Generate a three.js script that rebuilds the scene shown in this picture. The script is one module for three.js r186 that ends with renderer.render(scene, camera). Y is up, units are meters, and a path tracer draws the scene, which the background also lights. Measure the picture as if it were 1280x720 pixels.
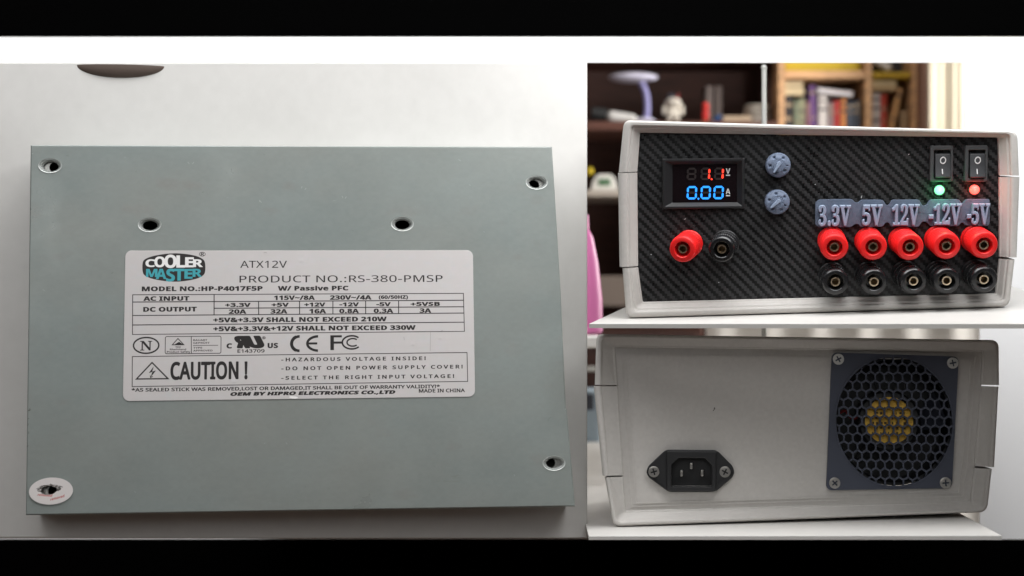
import * as THREE from 'three';
import { RoundedBoxGeometry } from 'three/addons/geometries/RoundedBoxGeometry.js';
import { TextGeometry } from 'three/addons/geometries/TextGeometry.js';
import { FontLoader } from 'three/addons/loaders/FontLoader.js';
import { mergeGeometries, mergeVertices, toCreasedNormals } from 'three/addons/utils/BufferGeometryUtils.js';
import { RectAreaLightUniformsLib } from 'three/addons/lights/RectAreaLightUniformsLib.js';

// ---------- camera, lights, exposure ----------
const scene = new THREE.Scene();
scene.background = new THREE.Color(0, 0, 0);
const camera = new THREE.PerspectiveCamera(23.12, 16 / 9, 0.05, 20);
camera.position.set(0, 1.2, 0.88);
camera.lookAt(0, 1.2, 0);
camera.focus = 0.885;
camera.userData.fStop = 7.5;
const renderer = new THREE.WebGLRenderer({ antialias: true });
renderer.setSize(1280, 720);
renderer.toneMapping = THREE.LinearToneMapping;
renderer.toneMappingExposure = 1.05;
renderer.shadowMap.enabled = true;
RectAreaLightUniformsLib.init();

const LAMPS = [
  // name, label, category, position, target, width, height, light strength, glow, colour
  ['unseen_softbox_lamp', 'large white softbox lamp out of view, placed to light the whole display wall from above', 'lamp', [-0.05, 2.02, 0.14], [-0.05, 1.2, -0.08], 1.4, 0.36, 6.7, 2, [0.985, 0.99, 1]],  // out of view, placed so the sets brighten towards the top
  ['unseen_softbox_lamp', 'small white softbox lamp added out of view to brighten the carbon-fronted box', 'lamp', [0.3, 1.54, 0.2], [0.2, 1.25, 0], 0.4, 0.2, 5.2, 2, [0.98, 0.99, 1]],  // added to brighten the front of the upper box
  ['unseen_softbox_lamp', 'broad white softbox lamp added as fill high behind the viewer', 'lamp', [-0.4, 1.95, 1.75], [0, 1.2, 0], 1.8, 0.9, 0.42, 1, [0.97, 0.985, 1]],  // added fill, softens the shadow under the grey supply
  ['added_ceiling_lamp', 'square white ceiling lamp added as fill in the back room', 'lamp', [0.35, 2.38, -1.3], [0.35, 1.3, -1.75], 0.8, 0.8, 2, 2, [1, 0.97, 0.92]],  // added fill for the dark shelves in the room
  ['unseen_window_lamp', 'unseen bright window panel in the side wall, placed to light the back room', 'window', [1.42, 1.55, -1.35], [0.5, 1.3, -1.6], 0.7, 0.9, 15, 4, [1, 0.98, 0.94]],  // unseen, placed to light curtain and shelves from the right
];

// ---------- helpers ----------
const used = {};
const numbered = (n) => { const k = used[n] = (used[n] ?? -1) + 1; return k ? n + '_' + String(k).padStart(3, '0') : n; };
let seed = 7;
const rnd = () => { seed = (seed * 1664525 + 1013904223) >>> 0; return seed / 4294967296; };
const V2 = (x, y) => new THREE.Vector2(x, y);
const V3 = (x, y, z) => new THREE.Vector3(x, y, z);

function boxUV(g) {                               // texture coordinates in millimetres, by the way a face points
  const p = g.attributes.position, n = g.attributes.normal, uv = new Float32Array(p.count * 2);
  for (let i = 0; i < p.count; i++) {
    const ax = Math.abs(n.getX(i)), ay = Math.abs(n.getY(i)), az = Math.abs(n.getZ(i));
    const [a, b] = az >= ax && az >= ay ? [p.getX(i), p.getY(i)] : ax >= ay ? [p.getZ(i), p.getY(i)] : [p.getX(i), p.getZ(i)];
    uv[2 * i] = a; uv[2 * i + 1] = b;
  }
  g.setAttribute('uv', new THREE.BufferAttribute(uv, 2));
}
// geometry is modelled in millimetres
function part(name, geo, mat, parent, pos = [0, 0, 0], rot = [0, 0, 0], label) {
  if (!geo.userData.ready) { if (!geo.userData.ownUV) boxUV(geo); geo.scale(0.001, 0.001, 0.001); geo.userData.ready = true; }
  const m = new THREE.Mesh(geo, mat);
  m.name = parent === scene ? numbered(name) : name;
  m.position.set(pos[0] / 1000, pos[1] / 1000, pos[2] / 1000);
  m.rotation.set(rot[0], rot[1], rot[2]);
  m.castShadow = m.receiveShadow = true;
  if (label) m.userData.label = label;
  parent.add(m);
  return m;
}
function tag(o, label, category, group) {
  o.userData.label = label; o.userData.category = category;
  if (group) o.userData.group = group;
  return o;
}
const struct = (o) => { o.userData.kind = 'structure'; return o; };
const FRAME = {                                   // the three sets: where each stands and how it is turned
  psu: { o: [-0.14, 1.175, 0], yaw: 0.11315, pitch: -0.12912 },
  front: { o: [0.185, 1.2425, 0], yaw: -0.12995, pitch: 0.09549 },
  rear: { o: [0.18, 1.11, 0], yaw: -0.13553, pitch: -0.06185 },
};
function place(o, f, x = 0, y = 0, z = 0) {
  const F = FRAME[f];
  o.rotation.order = 'YXZ'; o.rotation.set(F.pitch, F.yaw, 0);
  o.position.set(x / 1000, y / 1000, z / 1000).applyEuler(o.rotation).add(V3(...F.o));
  return o;
}
function thing(name, label, category, frame, pos, group) {
  const g = new THREE.Group(); g.name = numbered(name); scene.add(g);
  if (frame) place(g, frame, ...pos); else g.position.set(...pos);
  return tag(g, label, category, group);
}
const rbox = (w, h, d, r = 0.5, x = 0, y = 0, z = 0) => new RoundedBoxGeometry(w, h, d, 2, Math.min(r, w / 2.01, h / 2.01, d / 2.01)).translate(x, y, z);
const lathe = (pts, seg = 40) => new THREE.LatheGeometry(pts.map(([r, z]) => V2(r, z)), seg).rotateX(Math.PI / 2);   // axis along z
const crease = (g, a = 0.6) => toCreasedNormals(g, a);
const join = (list) => mergeGeometries(list.map((g) => { const q = g.index ? g.toNonIndexed() : g; for (const k of Object.keys(q.attributes)) if (!['position', 'normal', 'uv'].includes(k)) q.deleteAttribute(k); return q; }));
function shapeOf(pts) { const s = new THREE.Shape(); pts.forEach(([x, y], i) => (i ? s.lineTo(x, y) : s.moveTo(x, y))); s.closePath(); return s; }
function roundRect(w, h, r, cx = 0, cy = 0) {
  const s = new THREE.Shape(), x = cx - w / 2, y = cy - h / 2;
  s.moveTo(x + r, y); s.lineTo(x + w - r, y); s.absarc(x + w - r, y + r, r, -Math.PI / 2, 0); s.lineTo(x + w, y + h - r); s.absarc(x + w - r, y + h - r, r, 0, Math.PI / 2);
  s.lineTo(x + r, y + h); s.absarc(x + r, y + h - r, r, Math.PI / 2, Math.PI); s.lineTo(x, y + r); s.absarc(x + r, y + r, r, Math.PI, Math.PI * 1.5);
  return s;
}
const extrude = (s, depth, bevel = 0, z = 0, seg = 12) => new THREE.ExtrudeGeometry(s, { depth: depth - bevel, bevelEnabled: bevel > 0, bevelSize: bevel, bevelThickness: bevel, bevelOffset: -bevel, bevelSegments: 2, curveSegments: seg }).translate(0, 0, z);
const tube = (pts, r, seg = 24, rad = 10) => new THREE.TubeGeometry(new THREE.CatmullRomCurve3(pts.map((p) => V3(...p))), seg, r, rad, false);

// a path through corners [x, y, radius], each corner replaced by an arc of n points
function roundedPath(c, n = 7, closed = false) {
  const out = [];
  c.forEach(([x, y, r], i) => {
    if ((!closed && (i === 0 || i === c.length - 1)) || !r) { for (let k = 0; k < (r === undefined || (!closed && (i === 0 || i === c.length - 1)) ? 1 : n); k++) out.push([x, y]); return; }
    const a = c[(i + c.length - 1) % c.length], b = c[(i + 1) % c.length], p = V2(x, y);
    const u = V2(a[0] - x, a[1] - y).normalize(), w = V2(b[0] - x, b[1] - y).normalize();
    const p0 = p.clone().addScaledVector(u, r), p1 = p.clone().addScaledVector(w, r);
    for (let k = 0; k < n; k++) { const t = k / (n - 1), q = (1 - t) * (1 - t), m = 2 * t * (1 - t), e = t * t; out.push([p0.x * q + x * m + p1.x * e, p0.y * q + y * m + p1.y * e]); }
  });
  return out;
}
// skin over rows of points; every row has the same count
function skin(rows, closedU, closedV, caps = false) {
  const R = rows.length, C = rows[0].length, pos = [], idx = [];
  rows.forEach((r) => r.forEach((p) => pos.push(p[0], p[1], p[2])));
  for (let i = 0; i < (closedU ? R : R - 1); i++) for (let j = 0; j < (closedV ? C : C - 1); j++) {
    const a = i * C + j, b = i * C + (j + 1) % C, c = ((i + 1) % R) * C + j, d = ((i + 1) % R) * C + (j + 1) % C;
    idx.push(a, c, b, b, c, d);
  }
  if (caps) for (const i of [0, R - 1]) {
    const tri = THREE.ShapeUtils.triangulateShape(rows[i].map((p, k) => V2(caps[k][0], caps[k][1])), []);
    for (const t of tri) idx.push(...t.map((k) => i * C + k));
  }
  const g = new THREE.BufferGeometry();
  g.setAttribute('position', new THREE.Float32BufferAttribute(pos, 3)); g.setIndex(idx); g.computeVertexNormals();
  return crease(g.toNonIndexed(), 0.5);
}
// case shell: an outline with an inner outline and a profile [share from outer to inner, z]
function shell(outer, inner, profile, n = 7) {
  const o = roundedPath(outer, n), q = roundedPath(inner, n);
  const rows = o.map((p, i) => profile.map(([s, z]) => [p[0] + (q[i][0] - p[0]) * s, p[1] + (q[i][1] - p[1]) * s, z]));
  return skin(rows, false, true, profile.map(([s, z]) => [s * 10, z]));
}

// ---------- textures ----------
function noiseGrid(n, s) { let h = s >>> 0; const a = new Float32Array(n * n); for (let i = 0; i < n * n; i++) { h = (h * 1664525 + 1013904223) >>> 0; a[i] = h / 4294967296; } return a; }
function tileNoise(n, s) {                        // tiling value noise over the unit square
  const a = noiseGrid(n, s * 7919 + 13);
  return (u, v) => {
    const x = ((u % 1) + 1) % 1 * n, y = ((v % 1) + 1) % 1 * n, i = Math.floor(x), j = Math.floor(y); let fx = x - i, fy = y - j;
    fx = fx * fx * (3 - 2 * fx); fy = fy * fy * (3 - 2 * fy);
    const at = (p, q) => a[(q % n) * n + (p % n)];
    return (at(i, j) * (1 - fx) + at(i + 1, j) * fx) * (1 - fy) + (at(i, j + 1) * (1 - fx) + at(i + 1, j + 1) * fx) * fy;
  };
}
function fbm(base, oct, s) { const f = []; for (let o = 0; o < oct; o++) f.push(tileNoise(base << o, s + o)); return (u, v) => { let t = 0, a = 0.5, w = 0; for (const g of f) { t += a * g(u, v); w += a; a *= 0.55; } return t / w; }; }
function dataTex(w, h, fn, period, srgb = true) { // fn(u, v) -> [r, g, b] 0..255; period in millimetres
  const d = new Uint8Array(w * h * 4);
  for (let y = 0; y < h; y++) for (let x = 0; x < w; x++) { const c = fn((x + 0.5) / w, (y + 0.5) / h), o = (y * w + x) * 4; d[o] = c[0]; d[o + 1] = c[1]; d[o + 2] = c[2]; d[o + 3] = 255; }
  const t = new THREE.DataTexture(d, w, h);
  return setup(t, period, srgb);
}
function setup(t, period, srgb = true) {
  t.wrapS = t.wrapT = THREE.RepeatWrapping; t.magFilter = t.minFilter = THREE.LinearFilter;
  if (srgb) t.colorSpace = THREE.SRGBColorSpace;
  if (period) t.repeat.set(1 / (period[0] ?? period), 1 / (period[1] ?? period));
  t.needsUpdate = true;
  return t;
}
function canvasTex(w, h, draw) { const c = document.createElement('canvas'); c.width = w; c.height = h; draw(c.getContext('2d'), w, h); const t = new THREE.CanvasTexture(c); t.magFilter = THREE.LinearFilter; t.colorSpace = THREE.SRGBColorSpace; t.needsUpdate = true; return t; }
const grey = (v) => [v, v, v];
const clampB = (v) => Math.max(0, Math.min(255, v));
const nA = fbm(4, 5, 3), nB = fbm(16, 4, 21), nC = fbm(64, 2, 40);
const fineBump = dataTex(512, 512, (u, v) => grey(110 + 60 * nC(u, v) + 50 * nB(u, v)), 40, false);
const printBump = dataTex(256, 256, (u, v) => grey(128 + 70 * Math.sin(v * Math.PI * 2 * 48) * (0.6 + 0.8 * (nB(u, v) - 0.5)) + 50 * (nC(u, v) - 0.5)), 20, false);
const roughMap = dataTex(512, 512, (u, v) => grey(clampB(150 + 120 * (nA(u, v) - 0.5) + 70 * (nC(u, v) - 0.5))), 150, false);
const tableMap = dataTex(1024, 1024, (u, v) => {
  const a = (nA(u, v) - 0.5) * 16, b = (nC(u, v) - 0.5) * 5, s = Math.max(0, nA(u * 0.5, v * 2) - 0.66) * -60;
  return [clampB(222 + a + b + s), clampB(219 + a + b + s), clampB(214 + a + b + s)];
}, 400);
const plasticMap = dataTex(512, 512, (u, v) => { const a = (nA(u, v) - 0.5) * 4 + (nC(u, v) - 0.5) * 8; return [clampB(188 + a), clampB(184 + a), clampB(179 + a)]; }, 120);
const woodMap = (r, g, b, s) => dataTex(512, 512, (u, v) => { const k = nB(u * 0.25, v * 3) + 0.4 * Math.sin((v * 30 + nA(u, v) * 5) * Math.PI * 2) * 0.2, m = 0.75 + 0.5 * k; return [clampB(r * m), clampB(g * m), clampB(b * m)]; }, 220 + s);
// twill weave of the carbon-look film
const weave = (u, v) => { const N = 8, x = u * N, y = v * N, i = Math.floor(x), j = Math.floor(y), over = ((i + j) % 4 + 4) % 4 < 2; const fx = x - i - 0.5, fy = y - j - 0.5; return { over, h: over ? 1 - 1.6 * fx * fx : 0.75 - 1.6 * fy * fy }; };
const carbonMap = dataTex(512, 512, (u, v) => { const w = weave(u, v), n = (nC(u, v) - 0.5) * 14; const b = (w.over ? 52 : 13) * (0.88 + 0.12 * w.h) + n; return [clampB(b), clampB(b), clampB(b * 1.02)]; }, 13);
const carbonBump = dataTex(512, 512, (u, v) => { const w = weave(u, v); return grey(clampB(40 + 170 * w.h * (w.over ? 1 : 0.8))); }, 13, false);

// painted steel of the supply: mottling, rubbed spots and pale nicks
const steelMap = (() => {
  const W = 1440, H = 960, t = canvasTex(W, H, (c) => {
    const im = c.createImageData(W, H), d = im.data;
    for (let y = 0; y < H; y++) for (let x = 0; x < W; x++) {
      const u = x / W, v = y / H, a = (nA(u, v) - 0.5) * 13 + (nB(u, v) - 0.5) * 6 + (nC(u * 2, v * 2) - 0.5) * 5, g = Math.max(0, nB(v, u) - 0.7) * 22, o = (y * W + x) * 4;
      d[o] = 136 + a - g * 0.2 + (nA(v, u) - 0.5) * 9; d[o + 1] = 142 + a - g; d[o + 2] = 138 + a - g * 1.1 - (nA(v, u) - 0.5) * 4; d[o + 3] = 255;
    }
    c.putImageData(im, 0, 0);
    const px = (x, y) => [(x / 1000 + 0.18) / 0.36 * W, (0.12 - y / 1000) / 0.24 * H];
    const nick = (x, y, dx, dy, w, col) => { const [a, b] = px(x, y), [p, q] = px(x + dx, y + dy); c.strokeStyle = col; c.lineWidth = w; c.lineCap = 'round'; c.beginPath(); c.moveTo(a, b); c.lineTo(p, q); c.stroke(); };
    for (const [x, y] of [[34, 83], [35.4, 82.6], [8, 89], [10, 88], [-62, 104], [-60, 104], [-18, 80], [-17, 79.6]]) nick(x, y, (rnd() - 0.5) * 2, 1.1, 1.1, 'rgba(200,206,203,0.55)');
    for (let i = 0; i < 46; i++) { const x = -160 + rnd() * 330, y = -112 + rnd() * 224; nick(x, y, (rnd() - 0.5) * 3, (rnd() - 0.5) * 2, 0.6 + rnd(), rnd() < 0.5 ? 'rgba(190,198,194,0.4)' : 'rgba(96,100,96,0.4)'); }
    for (let i = 0; i < 30; i++) nick(-60 + rnd() * 8 + (rnd() < 0.4 ? 150 : 0), -90 + rnd() * 12, (rnd() - 0.5) * 2.4, (rnd() - 0.5), 0.6, 'rgba(92,92,86,0.25)');
    for (let i = 0; i < 16; i++) nick(92 + rnd() * 14, -97 + rnd() * 5, rnd() * 6, (rnd() - 0.5) * 0.6, 0.8, 'rgba(112,108,98,0.22)');
    for (let i = 0; i < 7; i++) nick(-156 + rnd() * 1.4, -50 - rnd() * 12 * (i % 3), rnd() * 0.6, rnd() * 1.5, 1 + rnd(), 'rgba(60,58,54,0.6)');
  });
  t.wrapS = t.wrapT = THREE.RepeatWrapping; t.repeat.set(1 / 360, 1 / 240); t.offset.set(0.5, 0.5);
  return t;
})();

const steelRough = dataTex(1024, 1024, (u, v) => { const w = Math.max(0, nB(u * 0.5 + nA(u, v) * 0.12, v * 0.5) - 0.55) * 260; return grey(clampB(205 + (nA(v, u) - 0.5) * 70 - w + (nC(u * 2, v * 2) - 0.5) * 40)); }, 340, false);
// rating label, drawn in the print's own grid: 441 wide, 185 high, four dots per unit
const labelMap = canvasTex(1764, 744, (c, W, H) => {
  c.fillStyle = '#cbc6c4'; c.fillRect(0, 0, W, H);
  for (let i = 0; i < 2600; i++) { const g = 194 + rnd() * 20 | 0; c.fillStyle = `rgba(${g},${g - 4},${g - 5},0.10)`; c.fillRect(rnd() * W, rnd() * H, 10 + rnd() * 40, 6 + rnd() * 26); }
  const INK = '#17110f';
  const X = (x, y) => { const k = (y - 313) / 185, l = 157.5 - 5 * k, r = 591 + 3.4 * k; return (x - l) / (r - l) * W; }, Y = (y) => (y - 313) * 4;
  const T = (s, x0, x1, y0, y1, font = 'bold', fam = 'sans-serif', opt = {}) => {
    c.save(); c.fillStyle = opt.col ?? INK; c.font = `${font} 100px ${fam}`; c.textBaseline = 'alphabetic'; c.textAlign = 'left';
    if (opt.gap) c.letterSpacing = opt.gap + 'px';
    const m = c.measureText(s), cap = c.measureText('H').actualBoundingBoxAscent, l = -m.actualBoundingBoxLeft, w = m.actualBoundingBoxRight + m.actualBoundingBoxLeft - (opt.gap ?? 0);
    const a = X(x0, y1), b = X(x1, y1), sx = (b - a) / w, sy = (Y(y1) - Y(y0)) / cap;
    c.translate(a - l * sx * 0, Y(y1)); c.transform(1, 0, opt.slant ?? 0, 1, 0, 0); c.scale(sx, sy); if (opt.flip) { c.translate(w, 0); c.scale(-1, 1); } c.fillText(s, m.actualBoundingBoxLeft, 0);
    if (!opt.fat && y1 - y0 < 6.5) opt.fat = font === 'bold' ? 5 : 4;
    if (opt.fat) { c.strokeStyle = opt.col ?? INK; c.lineWidth = opt.fat; c.lineJoin = 'round'; c.strokeText(s, m.actualBoundingBoxLeft, 0); }
    c.restore();
  };
  const line = (pts, w = 4.2, close = false, fill) => { c.strokeStyle = INK; c.lineWidth = w; c.lineJoin = 'miter'; c.beginPath(); pts.forEach(([x, y], i) => (i ? c.lineTo(X(x, y), Y(y)) : c.moveTo(X(x, y), Y(y)))); if (close) c.closePath(); if (fill) { c.fillStyle = fill; c.fill(); } else c.stroke(); };
  // maker's badge
  c.fillStyle = '#1c1513'; c.beginPath();
  const hx = [[178, 328], [181, 323.5], [194, 319], [218, 315.8], [242, 319], [252, 323.5], [255, 328], [255, 340.5], [252, 345], [242, 349.6], [217, 353], [192, 349.4], [181, 345], [178, 340.5]];
  hx.forEach(([x, y], i) => { const n = hx[(i + 1) % 14], mx = (X(x, y) + X(n[0], n[1])) / 2, my = (Y(y) + Y(n[1])) / 2; i ? c.quadraticCurveTo(X(x, y), Y(y), mx, my) : c.moveTo(mx, my); });
  c.quadraticCurveTo(X(178, 328), Y(328), (X(178, 328) + X(181, 323.5)) / 2, (Y(328) + Y(323.5)) / 2); c.fill();
  [['C', 181.8, 193.2, 324.2, 333.4], ['O', 192.6, 205.4, 321, 333.8], ['O', 204.8, 219.4, 318.6, 334.4], ['L', 219.6, 230, 319.4, 334.2], ['E', 230.4, 240.6, 321.6, 334], ['R', 240, 251.6, 324, 333.8]].forEach(([s, a, b, p, q]) => T(s, a, b, p, q, 'bold', 'sans-serif', { col: '#f0eeec', fat: 3 }));
  [['M', 182.4, 196, 336.4, 346], ['A', 194.4, 207, 336.2, 348.6], ['S', 206.8, 217.4, 336, 351.4], ['T', 216.6, 228.6, 336, 350.6], ['E', 229.4, 239, 336.2, 348.2], ['R', 239.4, 250.4, 336.4, 346]].forEach(([s, a, b, p, q]) => T(s, a, b, p, q, 'bold', 'sans-serif', { col: '#3ba3ae', fat: 3 }));
  c.strokeStyle = INK; c.lineWidth = 2; c.beginPath(); c.ellipse(X(251.4, 317.7), Y(317.7), 15, 10, 0, 0, 7); c.stroke(); T('R', 249.6, 253.4, 315.9, 319.4, 'normal');
  T('ATX12V', 298, 356, 326.2, 335, 'normal'); T('PRODUCT NO.:RS-380-PMSP', 296.8, 552.5, 345, 353.4, 'normal');
  T('MODEL NO.:HP-P4017F5P', 177.2, 325.4, 358.3, 363.8); T('W/ Passive PFC', 344.8, 432.7, 358.3, 363.8);
  line([[165.8, 368.3], [579, 368.3], [580.4, 416.6], [165, 417.4]], 3.4, true);
  line([[165.7, 377.3], [579.3, 377.1]]); line([[265.5, 385.6], [579.4, 385.4]]); line([[165.4, 394], [579.7, 393.4]]); line([[165.2, 405.7], [580, 405]]);
  line([[265.5, 368.3], [265.3, 394]]); for (const x of [320.5, 371.5, 413.3, 454.6, 496.3]) line([[x, 377.2], [x, 393.6]]);
  T('AC INPUT', 179, 234.7, 370.7, 375.8); T('DC OUTPUT', 178.7, 243.7, 384, 389.3);
  T('115V~/8A', 339.8, 390.5, 370.5, 375.6); T('230V~/4A', 409.8, 461.7, 370.5, 375.6); T('(60/50HZ)', 471.3, 508, 370.6, 374.8);
  [['+3.3V', 279.2, 310.3, '20A', 283.6, 305], ['+5V', 336.7, 357.8, '32A', 335.4, 356], ['+12V', 377.6, 403.5, '16A', 383.8, 404.5], ['-12V', 421.6, 445.8, '0.8A', 421.6, 445.8], ['-5V', 468.2, 486, '0.3A', 465, 489.3], ['+5VSB', 511.8, 548.7, '3A', 523.2, 537.6]]
    .forEach(([s, a, b, t, p, q]) => { T(s, a, b, 379.2, 384); T(t, p, q, 387.3, 392.4); });
  T('+5V&+3.3V SHALL NOT EXCEED 210W', 264.3, 481, 397.7, 403); T('+5V&+3.3V&+12V SHALL NOT EXCEED 330W', 264.3, 517.7, 408.4, 414);
  // approval marks
  c.lineWidth = 7; c.strokeStyle = INK; c.beginPath(); c.ellipse(X(181.6, 431), Y(431), 62, 39, 0, 0, 7); c.stroke(); T('N', 173.9, 189, 425.4, 437.2, 'bold', 'serif');
  c.lineWidth = 3; c.beginPath(); c.roundRect(X(205, 430), Y(420.3), X(273.6, 430) - X(205, 430), 85, 8); c.stroke();
  line([[237, 420.5], [237, 441.5]], 3); line([[239, 431.6], [270, 431.6]], 2.4);
  line([[213.6, 430.6], [220.6, 422.8], [227.8, 430.6]], 3.6, true); line([[215.5, 430.6], [222, 427], [227.6, 430.6]], 3, true, INK);
  T('TÜV', 217.4, 224, 432.6, 434.4, 'normal'); T('Rheinland', 210.6, 230.4, 435.2, 437.2, 'normal'); T('Product Safety', 207, 235.6, 438, 440.4, 'normal');
  T('BAUART', 239.4, 256.6, 424, 426, 'normal'); T('GEPRÜFT', 239.4, 259.6, 427.4, 429.4, 'normal'); T('TYPE', 239.4, 250.4, 433.4, 435.4, 'normal'); T('APPROVED', 239.4, 263, 437, 439, 'normal');
  T('C', 280.6, 287, 429.4, 435.6); T('US', 331.6, 344.2, 429.4, 435.4);
  T('R', 294.6, 308, 421.2, 434.6, 'bold', 'sans-serif', { slant: 0.5, fat: 12, flip: true }); T('U', 309.5, 327.5, 421.2, 434.6, 'bold', 'sans-serif', { slant: 0.5, fat: 12 });
  T('E143709', 294, 327.5, 437, 441, 'normal'); T('®', 324.6, 329, 421.4, 424.6, 'normal');
  const arc = (x, y, rx, ry, a, b, w) => { c.strokeStyle = INK; c.lineWidth = w; c.beginPath(); c.ellipse(X(x, y), Y(y), rx, ry, 0, a, b); c.stroke(); };
  arc(371, 430.4, 40, 38, 2.0, 4.3, 13); arc(395.5, 430.4, 58, 36, 1.65, 4.65, 12); line([[381, 430.3], [393.5, 430.3]], 10);
  arc(371.6, 430.4, 40, 36, 1.6, 4.7, 13);
  line([[410, 420.6], [414.4, 420.6], [414.4, 438.8], [410, 438.8]], 1, true, INK); line([[410, 420.4], [424.4, 420.4], [424.4, 423], [410, 423]], 1, true, INK); line([[410, 428.2], [426, 428.2], [426, 430.8], [410, 430.8]], 1, true, INK);
  arc(437, 429.4, 48, 33, 0.75, 5.5, 8); arc(438.2, 429.4, 29, 19, 0.8, 5.5, 7);
  // caution block
  line([[164.6, 444.6], [583.8, 443.4], [584.8, 479.8], [164, 481.4]], 3.2, true);
  line([[169.4, 472.2], [188.6, 452.2], [208, 472.2]], 6, true);
  line([[190.6, 457], [184.6, 465], [189, 463.6], [186.6, 470.4], [193.2, 462], [188.6, 463.4]], 3, false, INK); line([[186.2, 468], [186.6, 470.6], [189.4, 469.2]], 3);
  T('CAUTION !', 211.5, 305.6, 452.4, 472.6, 'normal', 'sans-serif', { fat: 7 });
  T('-HAZARDOUS VOLTAGE INSIDE!', 346.5, 527.6, 448, 452.2, 'normal', 'sans-serif', { gap: 22, fat: 6 });
  T('-DO NOT OPEN POWER SUPPLY COVER!', 346.5, 575, 459.2, 463.3, 'normal', 'sans-serif', { gap: 22, fat: 6 });
  T('-SELECT THE RIGHT INPUT VOLTAGE!', 346.5, 564, 470.8, 475, 'normal', 'sans-serif', { gap: 22, fat: 6 });
  T('*AS SEALED STICK WAS REMOVED,LOST OR DAMAGED,IT SHALL BE OUT OF WARRANTY VALIDITY!*', 163.2, 549, 483.4, 487.4, 'normal', 'sans-serif', { fat: 6 });
  T('OEM BY HIPRO ELECTRONICS CO.,LTD', 284.5, 491, 490, 494, 'bold', 'sans-serif', { slant: -0.35, fat: 9 }); T('MADE IN CHINA', 522.3, 581, 488.8, 493, 'normal', 'sans-serif', { fat: 6 });
  c.strokeStyle = 'rgba(120,112,108,0.5)'; c.lineWidth = 2; for (const [x, y, p, q] of [[327, 316, 331, 315.6], [503, 423, 503.6, 427], [537, 417, 536.6, 441], [550, 416, 553, 415]]) { c.beginPath(); c.moveTo(X(x, y), Y(y)); c.lineTo(X(p, q), Y(q)); c.stroke(); }
  c.fillStyle = '#f4f1ee'; c.beginPath(); c.ellipse(X(363.5, 497), Y(497), 22, 6, 0.1, 0, 7); c.fill();
});
const labelBump = (() => { const t = dataTex(882, 372, (u, v) => { let h = 120 + 30 * (nA(u, v) - 0.5) + 8 * (nB(u, v) - 0.5); for (const [x, y, r] of [[0.5, 0.93, 0.008], [0.815, 0.83, 0.006], [0.4, 0.99, 0.01], [0.82, 0.36, 0.007], [0.9, 0.4, 0.006], [0.31, 0.12, 0.006], [0.62, 0.55, 0.009]]) { const d = ((u - x) ** 2 + ((v - y) * 0.43) ** 2) / (r * r); if (d < 4) h += 60 * Math.exp(-d * 1.6); } return grey(clampB(h)); }, 0, false); t.repeat.set(1, 1); return t; })();
const sealMap = canvasTex(512, 320, (c, W, H) => {
  c.fillStyle = '#dcd6d3'; c.fillRect(0, 0, W, H);
  for (let i = 0; i < 260; i++) { const g = 30 + rnd() * 60 | 0; c.fillStyle = `rgba(${g},${g - 4},${g - 8},0.55)`; const a = rnd() * 7, r = Math.pow(rnd(), 0.6); c.fillRect(222 + Math.cos(a) * r * 140, 128 + Math.sin(a) * r * 46, 6 + rnd() * 26, 3 + rnd() * 7); }
  c.strokeStyle = '#2a2523'; c.lineWidth = 5; for (let i = 0; i < 9; i++) { c.beginPath(); c.moveTo(250 + i * 16, 70 + i * 4 + rnd() * 8); c.lineTo(262 + i * 16, 118 + rnd() * 16); c.stroke(); }
  c.fillStyle = '#b5342f'; c.font = 'italic bold 40px sans-serif'; c.save(); c.translate(96, 208); c.rotate(0.12); c.fillText('removed', 0, 0); c.translate(150, 30); c.rotate(-0.35); c.fillText('removed', 0, 20); c.restore();
});

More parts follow.
